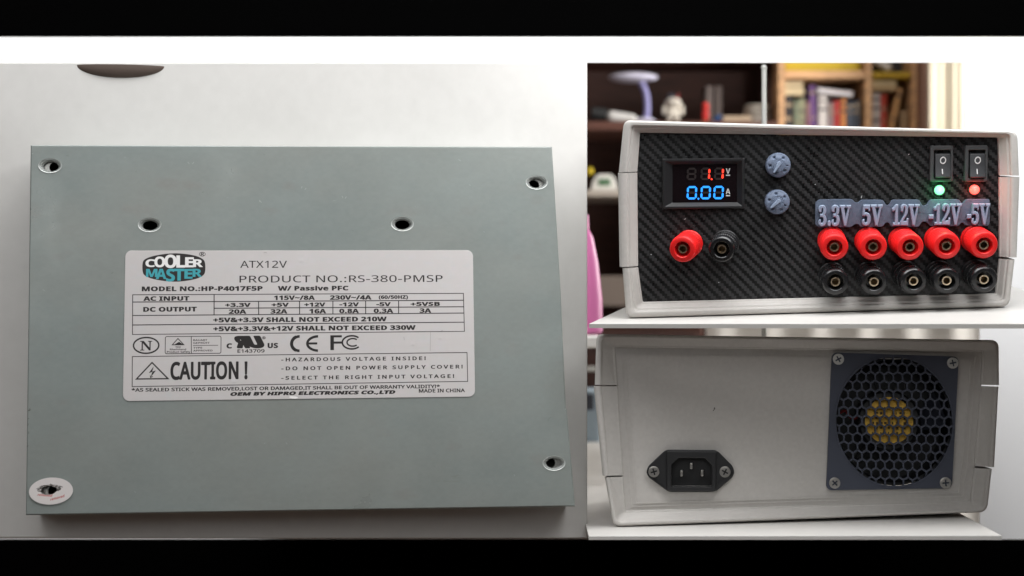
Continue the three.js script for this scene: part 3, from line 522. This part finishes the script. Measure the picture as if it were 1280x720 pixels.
// ---------- bench supply seen from the back ----------
{
  const t = thing('bench_power_supply', 'white cased bench power supply showing its back, with mains inlet and fan guard', 'power supply', 'rear', [0, 0, 0]);
  const c = {
    upO: [[-128.7, 28.2, 0], [-127.7, 60.7, 4], [120.7, 58.1, 5], [120.5, 30.4, 0]], upI: [[-114.4, 28.2, 0], [-116.2, 52.5, 1], [111.9, 50.8, 1], [110.6, 30.4, 0]],
    leftO: [[-123.4, -29.4, 0], [-129.3, 27.4, 0]], leftI: [[-110.7, -29.4, 0], [-114.4, 27.4, 0]],
    rightO: [[120.2, 29.4, 0], [117, -19.8, 0]], rightI: [[110.6, 29.4, 0], [106.3, -19.8, 0]],
    lowO: [[115.6, -21, 0], [112.4, -47.4, 5], [-116.4, -61.2, 5], [-122, -30.4, 0]], lowI: [[106.2, -21, 0], [103.6, -41.6, 1], [-109, -51.9, 1], [-110.7, -30.4, 0]],
    panel: [[-114, 28], [-115.8, 52], [111.4, 50.3], [110.2, 30], [105.8, -21], [103.2, -41.2], [-108.6, -51.5], [-110.3, -30]],
    profile: (d) => [[0, -d], [0, -1.4], [0.05, -0.5], [0.12, 0], [0.24, 0], [0.3, -0.6], [0.34, -2], [0.86, -7], [0.95, -7.2], [1, -7.8], [1, -16], [0.3, -17], [0.3, -d]],
  };
  caseParts(t, c, MAT.casePlastic, 190);
  const Z = -9, panelS = shapeOf(c.panel.map(([x, y]) => [x * 1.012, y * 1.012]));
  const fx = 57.9, fy = 7.2, rx = 35.4, ry = 40.2;
  const hole = new THREE.Path(); hole.absellipse(fx, fy, rx + 0.6, ry + 0.6, 0, Math.PI * 2, true); panelS.holes.push(hole);
  const scaleP = (q, k) => c.panel.map(([x, y]) => [x - Math.sign(x) * q, y - Math.sign(y) * k, 0.6]);
  const groove = (q) => { const a = roundedPath(scaleP(q, q * 0.75), 3, true), b = roundedPath(scaleP(q + 0.9, (q + 0.9) * 0.75), 3, true); return skin([a.map(([x, y]) => [x, y, Z]), a.map(([x, y]) => [x, y, Z + 0.7]), b.map(([x, y]) => [x, y, Z + 0.7]), b.map(([x, y]) => [x, y, Z])], false, true); };
  part('panel_moulding', groove(2.6), MAT.casePlastic, t); part('panel_moulding', groove(5.4), MAT.casePlastic, t);
  part('paint_chip', join([rbox(2.2, 0.5, 0.2, 0.1), rbox(1, 0.7, 0.2, 0.1, 0.9, 0.4, 0)]), plain(96, 90, 86), t, [-53.1, 13.1, Z + 0.05], [0, 0, 0.9]);
  // mains inlet
  const fl = new THREE.Shape(roundedPath([[-95.6, -29.5, 3], [-95.6, -24, 3], [-83.6, -12.6, 2.5], [-51.4, -12.4, 2.5], [-40.6, -23.2, 3], [-40.6, -28.6, 3], [-52.4, -38.8, 2.5], [-81.6, -39.4, 2.5]], 6, true).map(([x, y]) => V2(x, y)));
  const mouth = () => new THREE.Path(roundedPath([[-79.9, -35.6, 0.8], [-54.7, -35.2, 0.8], [-54.6, -22, 0.8], [-59, -17.4, 0.8], [-75.6, -17.6, 0.8], [-80, -22, 0.8]], 4, true).map(([x, y]) => V2(x, y)));
  fl.holes.push(mouth()); panelS.holes.push(mouth());
  part('rear_panel', extrude(panelS, 2, 0, Z - 2, 40), MAT.casePlastic, t);
  const inlet = part('mains_inlet', extrude(fl, 3, 0.5, Z, 8), MAT.blackPlastic, t);
  const bs = new THREE.Shape(roundedPath([[-83, -38.4, 1.5], [-51.9, -38, 1.5], [-51.8, -13.2, 1.5], [-82.9, -13.4, 1.5]], 5, true).map(([x, y]) => V2(x, y))); bs.holes.push(mouth());
  part('inlet_rim', extrude(bs, 2.4, 0.5, Z + 2.8, 8), MAT.blackPlastic, inlet);
  part('inlet_floor', rbox(30, 22, 1, 0.2, -67.3, -26, Z - 5), MAT.blackPlastic, inlet);
  for (const [x, y] of [[-67.4, -22.6], [-73.6, -27.4], [-60.6, -27]]) part('pin', rbox(1.7, 3.6, 9.5, 0.5, x, y, Z + 0.5), MAT.screw, inlet);
  for (const [x, y, r] of [[-91.1, -26.7, 0.3], [-46.3, -26, 1.1]]) { const w = part('screw', screwHead, MAT.screw, inlet, [x, y, Z + 3], [0, 0, r]); part('washer', screwWasher, MAT.screw, w); part('recess', screwSlot, MAT.screwShade, w, [0, 0, -0.9]); }
  // fan behind its guard
  const fan = part('fan', crease(lathe([[34.4, -6], [34.4, -32], [0, -32], [0, -34], [36.6, -34], [36.6, -3], [35, -3], [34.4, -6]], 56).scale(1, 1.1, 1), 0.5), MAT.blackPlastic, t, [fx, fy, Z]);
  part('fan_hub', crease(lathe([[19, -26], [19, -3], [18, -2], [0, -2]], 40), 0.5), MAT.blackPlastic, fan, [-2.3, 0.2, 0]);
  const stickerMap = canvasTex(256, 256, (x) => { x.fillStyle = '#f0be4a'; x.fillRect(0, 0, 256, 256); x.fillStyle = '#4a3610'; for (let j = 0; j < 6; j++) for (let i = 0; i < 9; i++) if (rnd() < 0.75) x.fillRect(36 + i * 21 + rnd() * 4, 54 + j * 27, 5 + rnd() * 9, 9 + rnd() * 6); for (let i = 0; i < 160; i++) { x.fillStyle = `rgba(${150 + rnd() * 90 | 0},${110 + rnd() * 60 | 0},40,0.3)`; x.fillRect(rnd() * 256, rnd() * 256, 12, 5); } });
  const stG = new THREE.CircleGeometry(14.8, 40); stG.userData.ownUV = true;
  part('hub_sticker', stG, std({ map: stickerMap, roughness: 0.45, metalness: 0.2 }), fan, [-2.3, 0.2, -1.8]);
  const bl = []; { const rows2 = []; for (let i = 0; i <= 8; i++) { const r = 19 + i / 8 * 14.5, row = []; for (let j = 0; j <= 6; j++) { const a = (j / 6 - 0.5) * 0.62 + i * 0.035, z = -10 - j / 6 * 13; row.push([Math.cos(a) * r, Math.sin(a) * r, z]); } rows2.push(row); } const g = skin(rows2, false, false); for (let k = 0; k < 7; k++) bl.push(g.clone().rotateZ(k / 7 * Math.PI * 2)); }
  for (const g of bl) part('fan_blade', g, MAT.smoke, fan);
  part('fan_strut', join([0, 1, 2].map((k) => rbox(3, 32, 3, 0.5, 0, 16, -28).rotateZ(k * 2.1 + 0.4))), MAT.blackPlastic, fan);
  part('wire', tube([[-33, 4, -5], [-29, 6, -6.5], [-24, 1, -6.6], [-19, 3, -7]], 0.9), plain(120, 18, 22), fan);
  // honeycomb guard
  const gs = new THREE.Shape(roundedPath([[20.4, 50, 4], [97.6, 47.8, 4], [92.6, -33.6, 4], [16.4, -36.4, 4]], 6, true).reverse().map(([x, y]) => V2(x, y)));
  const clip = (poly, ell) => { let out = poly; for (let i = 0; i < ell.length; i++) { const a = ell[i], b = ell[(i + 1) % ell.length], inn = out; out = []; const sd = (p) => (b[0] - a[0]) * (p[1] - a[1]) - (b[1] - a[1]) * (p[0] - a[0]); for (let j = 0; j < inn.length; j++) { const p = inn[j], q = inn[(j + 1) % inn.length], sp = sd(p), sq = sd(q); if (sp >= 0) out.push(p); if (sp * sq < 0) { const k = sp / (sp - sq); out.push([p[0] + (q[0] - p[0]) * k, p[1] + (q[1] - p[1]) * k]); } } if (!out.length) return out; } return out; };
  const ell = []; for (let i = 0; i < 64; i++) { const a = i / 64 * Math.PI * 2; ell.push([fx + Math.cos(a) * rx, fy + Math.sin(a) * ry]); }
  const pitch = 5.55, rowH = 5.45, hr = 2.63, area = (p) => { let s = 0; p.forEach((q, i) => { const n = p[(i + 1) % p.length]; s += q[0] * n[1] - q[1] * n[0]; }); return s / 2; };
  for (let j = -8; j <= 8; j++) for (let i = -8; i <= 8; i++) {
    const x = fx + (i + (j & 1 ? 0.5 : 0)) * pitch, y = fy + j * rowH, h = [];
    for (let k = 0; k < 6; k++) { const a = Math.PI / 6 + k * Math.PI / 3; h.push([x + Math.cos(a) * hr, y + Math.sin(a) * hr * 1.12]); }
    const q = clip(h, ell); if (q.length > 2 && Math.abs(area(q)) > 4) gs.holes.push(new THREE.Path(q.reverse().map(([a, b]) => V2(a, b))));
  }
  const guard = part('fan_guard', extrude(gs, 3, 0, Z, 8), MAT.printSlate, t);
  const rimG = skin([[rx + 0.9, 3], [rx + 0.9, 3.7], [rx - 0.1, 3.7], [rx - 0.1, 3]].map(([r, z]) => { const row = []; for (let i = 0; i < 72; i++) { const a = i / 72 * Math.PI * 2; row.push([fx + Math.cos(a) * r, fy + Math.sin(a) * (r + ry - rx), Z + z]); } return row; }), false, true);
  part('guard_rim', rimG, MAT.printSlate, guard);
  for (const [x, y, r] of [[24.3, 45.7, 0.5], [93.9, 43.8, 0.2], [21.6, -31.7, 0.75], [88.8, -30.4, 0.1]]) { const w = part('screw', screwHead, MAT.screw, guard, [x, y, Z + 3], [0, 0, r]); part('washer', screwWasher, MAT.screw, w); part('recess', screwSlot, MAT.screwShade, w, [0, 0, -0.9]); }
}

// ---------- things in the room behind ----------
const Yc = 1200;                                    // heights below are measured from the lens, in millimetres
{ // dark wall unit with planks
  const g = thing('wall_unit', 'dark brown wooden wall unit with open shelves at the left of the bookcase', 'wall unit', null, [0.25, 0.4, -2.05]);
  const P = (n, w, h, d, x, y, z, m) => part(n, rbox(w, h, d, 2), m, g, [x - 250, y + 800, z + 2050]);
  P('back_panel', 620, 1500, 16, 230, 0, -2250, MAT.deepWood);
  P('shelf', 600, 26, 200, 226, 472, -2010, MAT.darkWood);
  P('shelf', 600, 18, 210, 226, 320, -2000, MAT.darkWood);
  P('shelf', 600, 14, 210, 226, 187, -2000, plain(176, 166, 156));
  P('shelf', 600, 60, 210, 226, -6, -2000, plain(112, 100, 92));
  P('side_panel', 18, 1500, 240, 516, 0, -2080, MAT.deepWood);
  P('side_panel', 18, 1500, 240, -70, 0, -2080, MAT.deepWood);
}
{ // pale bookcase
  const g = thing('bookcase', 'pale wooden bookcase filled with books beside the cream curtain', 'bookcase', null, [0.66, 0.4, -2.03]);
  const P = (n, w, h, d, x, y, z, m) => part(n, rbox(w, h, d, 2), m, g, [x - 660, y + 800, z + 2030]);
  P('side_panel', 14, 1500, 260, 532, 0, -2030, MAT.paleWood); P('divider', 14, 1500, 258, 705, 0, -2031, MAT.paleWood); P('side_panel', 12, 1500, 260, 796, 0, -2030, MAT.paleWood);
  P('shelf', 158, 16, 254, 618.5, 422, -2031, MAT.paleWood); P('shelf', 158, 16, 254, 618.5, 302, -2031, MAT.paleWood);
  P('shelf', 76, 12, 254, 751, 421, -2031, plain(184, 150, 40)); P('shelf', 76, 16, 254, 751, 302, -2031, MAT.paleWood);
  P('back_panel', 274, 1500, 8, 664, 0, -2165, plain(66, 46, 40));
}
function solo(name, geo, mat, pos, label, cat, group, rot) { const o = part(name, geo, mat, scene, [pos[0], pos[1] + Yc, pos[2]], rot); return tag(o, label, cat, group); }
solo('storage_box', rbox(152, 86, 200, 4), plain(188, 160, 28), [618.5, 474, -2020], 'yellow storage box on the upper shelf of the bookcase', 'box');
solo('storage_box', rbox(70, 60, 160, 4), plain(42, 38, 40), [751, 458, -2040], 'dark box on the upper right shelf of the bookcase', 'box');
solo('paper_roll', new THREE.CapsuleGeometry(9, 34, 6, 16).rotateZ(1.1), plain(215, 212, 208), [738, 450, -1944], 'white rolled paper lying before the dark box', 'paper');
const books = [
  // x, width, height, lean, colour, label
  [549, 15, 86, 0, [34, 32, 36], 'black book standing at the left end of the middle shelf'],
  [565, 9, 62, 0, [120, 130, 108], 'short sage green book beside the black book'],
  [576, 10, 66, 0, [142, 140, 112], 'olive grey book between the sage and plum books'],
  [588, 8, 60, 0, [128, 84, 96], 'short dusty rose book left of the purple one'],
  [599, 13, 92, 0.03, [92, 58, 110], 'tall purple book on the middle shelf'],
  [617, 17, 72, 0, [196, 188, 184], 'broad white-grey book right of the purple one'],
  [633, 9, 58, 0, [140, 116, 120], 'mauve grey book beside the broad white-grey book'],
  [645, 11, 62, 0, [168, 44, 38], 'bright red book on the middle shelf'],
  [658, 9, 66, 0, [206, 134, 74], 'orange book next to the bright red book'],
  [671, 12, 60, 0, [66, 74, 88], 'slate blue book right of the orange book'],
  [684, 12, 62, 0, [52, 56, 66], 'dark slate book at the right end of the middle shelf'],
  [722, 18, 76, 0, [196, 186, 182], 'broad pale book on the right shelf of the bookcase'],
  [737, 10, 74, -0.02, [186, 62, 44], 'vermilion book leaning beside the broad pale book'],
  [752, 9, 88, -0.22, [196, 150, 100], 'tan book leaning to the right beside the vermilion book'],
  [778, 13, 42, 0, [152, 124, 92], 'short brown book at the right end of the bookcase'],
];
for (const [x, w, h, lean, col, label] of books) {
  const g = thing('book', label, 'book', null, [x / 1000, (Yc + 310) / 1000, -1.96]); g.rotation.z = lean;
  part('cover', join([rbox(1.6, h, 130, 0.5, -w / 2 + 0.8, h / 2, -20), rbox(1.6, h, 130, 0.5, w / 2 - 0.8, h / 2, -20), rbox(w, h, 2, 0.8, 0, h / 2, 45)]), plain(...col), g);
  part('pages', rbox(w - 3.4, h - 4, 126, 0.3, 0, h / 2, -20), plain(214, 204, 186), g);
  const pale = col[0] + col[1] + col[2] < 380; for (const k of [0.3, 0.62, 0.84]) if (rnd() < 0.75) part('spine_band', rbox(w - 2, h * (0.03 + rnd() * 0.07), 0.6, 0.1, 0, h * k, 46.2), pale ? plain(150, 130, 104) : plain(70, 56, 60), g);
}
[[556, 389, 44, 14, [196, 176, 140], 'cream book lying on top of the black and green books'], [556, 403, 40, 11, [184, 164, 130], 'tan book lying uppermost on the left books'], [640, 388, 70, 10, [196, 190, 192], 'white book lying across the tops of the red and orange books'],
  [735, 396, 56, 9, [188, 160, 120], 'tan book lying across the right shelf books'], [735, 406, 52, 9, [200, 178, 138], 'cream book lying uppermost on the right shelf books']].forEach(([x, y, w, h, col, label], i) => {
  const g = thing('book', label, 'book', null, [x / 1000, (Yc + y) / 1000, -1.97]); g.rotation.z = i === 2 ? -0.12 : 0;
  part('cover', join([rbox(w, 1.4, 120, 0.5, 0, h / 2 - 0.7, 0), rbox(w, 1.4, 120, 0.5, 0, -h / 2 + 0.7, 0), rbox(w, h, 2, 0.8, 0, 0, 60)]), plain(...col), g); part('pages', rbox(w - 3, h - 3, 116, 0.3), plain(216, 208, 190), g);
});
{ // curtain, in folds
  const rows = []; for (let i = 0; i <= 60; i++) { const x = 788 + i / 60 * 190, z = -1790 + 3 * Math.sin(i * 0.45) + 1.2 * Math.sin(i * 1.7); rows.push([[x, 900, z], [x, 100, z + 3 * Math.sin(i)], [x, -700, z]]); }
  solo('curtain', skin(rows, false, false), plain(178, 168, 150, 0.9), [0, 0, 0], 'cream curtain hanging in folds right of the bookcase', 'curtain');
  solo('door_post', rbox(26, 1500, 60, 3), plain(122, 88, 72), [812, 0, -1900], 'brown wooden post between the bookcase and the curtain', 'post');
}
{ // desk lamp
  const g = thing('desk_lamp', 'lavender white desk lamp with an oval head on the wall unit', 'lamp', null, [0.268, (Yc + 330) / 1000, -1.96]);
  const m = plain(214, 212, 232, 0.4), v = plain(150, 146, 196, 0.45);
  part('base', lathe([[0, 14], [12, 13], [22, 8], [25, 0]], 32).rotateX(-Math.PI / 2), m, g);
  part('arm', tube([[3, 8, 0], [5, 36, 0], [1, 66, 0], [-10, 88, 2]], 6.5, 30, 12), v, g);
  part('lamp_head', new THREE.SphereGeometry(50, 36, 18).scale(1, 0.2, 0.6), m, g, [-24, 94, 4]);
}
{ const g = thing('flashlight', 'white flashlight with a black head lying left of the desk lamp', 'flashlight', null, [0.2, (Yc + 343) / 1000, -1.94]); g.rotation.z = -0.16;
  part('barrel', rbox(62, 24, 24, 11, 20, 0, 0), plain(206, 204, 202), g); part('head', new THREE.CylinderGeometry(14, 15, 30, 24).rotateZ(Math.PI / 2), plain(28, 30, 32), g, [-26, 0, 0]); }
{ const g = thing('toy_robot', 'small white toy robot with a dark top on the wall unit', 'toy', null, [0.324, (Yc + 329) / 1000, -1.95]); const w = plain(212, 204, 192), d = plain(48, 48, 60);
  part('body', rbox(26, 22, 18, 7, 0, 22, 0), w, g); part('head', new THREE.SphereGeometry(15, 24, 16).scale(1.1, 0.8, 0.9), w, g, [0, 42, 0]); part('top', rbox(14, 12, 10, 3, -4, 56, 0), d, g);
  for (const s of [-1, 1]) { part('leg', rbox(9, 14, 12, 3, s * 8, 7, 0), w, g); part('arm', rbox(8, 20, 9, 4, s * 18, 28, 0), w, g); part('eye', new THREE.SphereGeometry(2.6, 12, 8), d, g, [s * 6, 42, 13]); }
  part('antenna', tube([[8, 50, 0], [11, 62, 0]], 2, 6), plain(150, 60, 60), g); }
{ const g = thing('toy_figure', 'small red toy figure standing right of the white robot', 'toy', null, [0.389, (Yc + 329) / 1000, -1.95]);
  part('body', rbox(14, 26, 12, 5, 0, 15, 0), plain(196, 40, 36), g); part('head', new THREE.SphereGeometry(7, 18, 12).scale(1, 1.3, 1), plain(206, 48, 40), g, [0, 36, 0]); part('foot', rbox(20, 6, 14, 2.5, 0, 3, 2), plain(190, 170, 60), g); }
solo('toy_car', join([rbox(26, 9, 14, 4, 0, 6, 0), rbox(14, 8, 12, 3.5, -1, 13, 0)]), plain(50, 92, 150), [415, 329, -1940], 'small blue toy beside the red figure', 'toy');
solo('toy_ball', new THREE.SphereGeometry(5, 16, 12), plain(206, 200, 80), [428, 335, -1935], 'small yellow ball right of the blue toy', 'ball');
[[402, 'left grey binder of the pair behind the red figure'], [421, 'right grey binder of the pair behind the red figure']].forEach(([x, l]) => { const g = thing('binder', l, 'binder', null, [x / 1000, (Yc + 329) / 1000, -2.02]); part('spine', rbox(15, 84, 60, 3, 0, 42, 0), plain(128, 116, 112), g); part('finger_ring', new THREE.TorusGeometry(3, 0.8, 8, 20), MAT.zinc, g, [0, 22, 30.4]); });
solo('flat_box', rbox(56, 13, 60, 2), plain(176, 154, 130), [447, 336, -1950], 'flat beige box lying left of the stack of discs', 'box');
[0, 1, 2, 3].forEach((k) => solo('plastic_lid', lathe([[0, 9], [23, 9], [25.5, 7], [25.5, 0], [0, 0]], 40).rotateX(-Math.PI / 2), plain(192 - k * 4, 184 - k * 4, 174 - k * 4), [491 + (k % 2) * 2, 329 + k * 9.6, -1950], ['lowest of the four pale lids stacked on the wall unit', 'second from the bottom of the four stacked pale lids', 'third from the bottom of the four stacked pale lids', 'topmost of the four pale lids stacked on the wall unit'][k], 'lid', 'stacked pale lids'));
{ const g = thing('clock', 'white digital clock with a green display on the lower shelf', 'clock', null, [0.185, (Yc + 194) / 1000, -1.95]);
  const s = new THREE.Shape(); s.moveTo(-27, 0); s.lineTo(27, 0); s.quadraticCurveTo(24, 33, 8, 34); s.lineTo(-8, 34); s.quadraticCurveTo(-24, 33, -27, 0);
  part('clock_case', extrude(s, 24, 2, -12), plain(222, 220, 214), g); part('display', rbox(24, 14, 2, 0.6, 0, 18, 13), plain(88, 120, 90, 0.3), g); part('foot', rbox(58, 4, 28, 1.5, 0, 1, 0), plain(206, 204, 198), g); }
solo('ornament', new THREE.SphereGeometry(9, 20, 14), plain(214, 186, 40), [157, 238, -1985], 'small yellow ornament behind the digital clock', 'ornament');
{ const g = thing('bottle', 'pink plastic bottle beside the left end of the white shelf', 'bottle', null, [0.061, 1.2 - 0.04, -0.35]);
  part('bottle_body', lathe([[0, 0], [17, 0], [18.5, 3], [18, 30], [14.5, 62], [10, 84], [6, 92], [0, 93]], 40).rotateX(-Math.PI / 2), phys({ color: lin(0.6, 0.16, 0.37), roughness: 0.4 }), g); part('cap', new THREE.CylinderGeometry(6, 6.6, 14, 24), plain(226, 150, 186), g, [0, 97, 0]);
  const s = struct(part('ledge', rbox(110, 10, 130, 2), MAT.tableWhite, scene, [20, 1155, -350])); s.userData.label = 'white ledge holding the pink bottle'; }
solo('antenna_rod', join([new THREE.CylinderGeometry(1.9, 1.9, 236, 16).translate(0, 118, 0), new THREE.CylinderGeometry(7, 8, 8, 20).translate(0, 4, 0), new THREE.SphereGeometry(2.4, 12, 10).translate(0, 236, 0)]), std({ color: lin(0.42, 0.42, 0.4), roughness: 0.45, metalness: 0.4 }), [199, -62, -232], 'silver antenna rod standing upright behind the white cased box', 'antenna');
// behind the lower box
{ const g = thing('chest', 'dark brown chest of drawers behind the long white table', 'chest', null, [0.13, 0.4, -1.42]);
  part('body', rbox(330, 748, 260, 4, 0, 374, 0), MAT.darkWood, g); for (let k = 0; k < 3; k++) { const d = part('drawer', rbox(312, 110, 10, 3, 0, 676 - k * 122, 134), MAT.deepWood, g); part('handle', rbox(60, 8, 10, 3, 0, 676 - k * 122, 144), MAT.zinc, d); } }
{ const g = thing('instrument_box', 'pale blue box with a dark screen on the long white table', 'box', null, [0.088, 1.2 - 0.218, -1.1]);
  part('body', rbox(70, 76, 60, 4, 0, 38, 0), plain(150, 166, 178), g); part('screen', rbox(26, 22, 3, 1, 12, 60, 30.5), plain(36, 40, 52, 0.3), g); }
{ const rows = []; for (let i = 0; i <= 90; i++) { const x = 300 + i / 90 * 520, z = -1300 + 4 * Math.sin(i * 0.5); rows.push([[x, -20, z], [x, -500, z]]); }
  solo('curtain', skin(rows, false, false), plain(240, 236, 230, 0.9), [0, 0, 0], 'low white curtain behind the long table, right of the chest', 'curtain'); }

renderer.render(scene, camera);
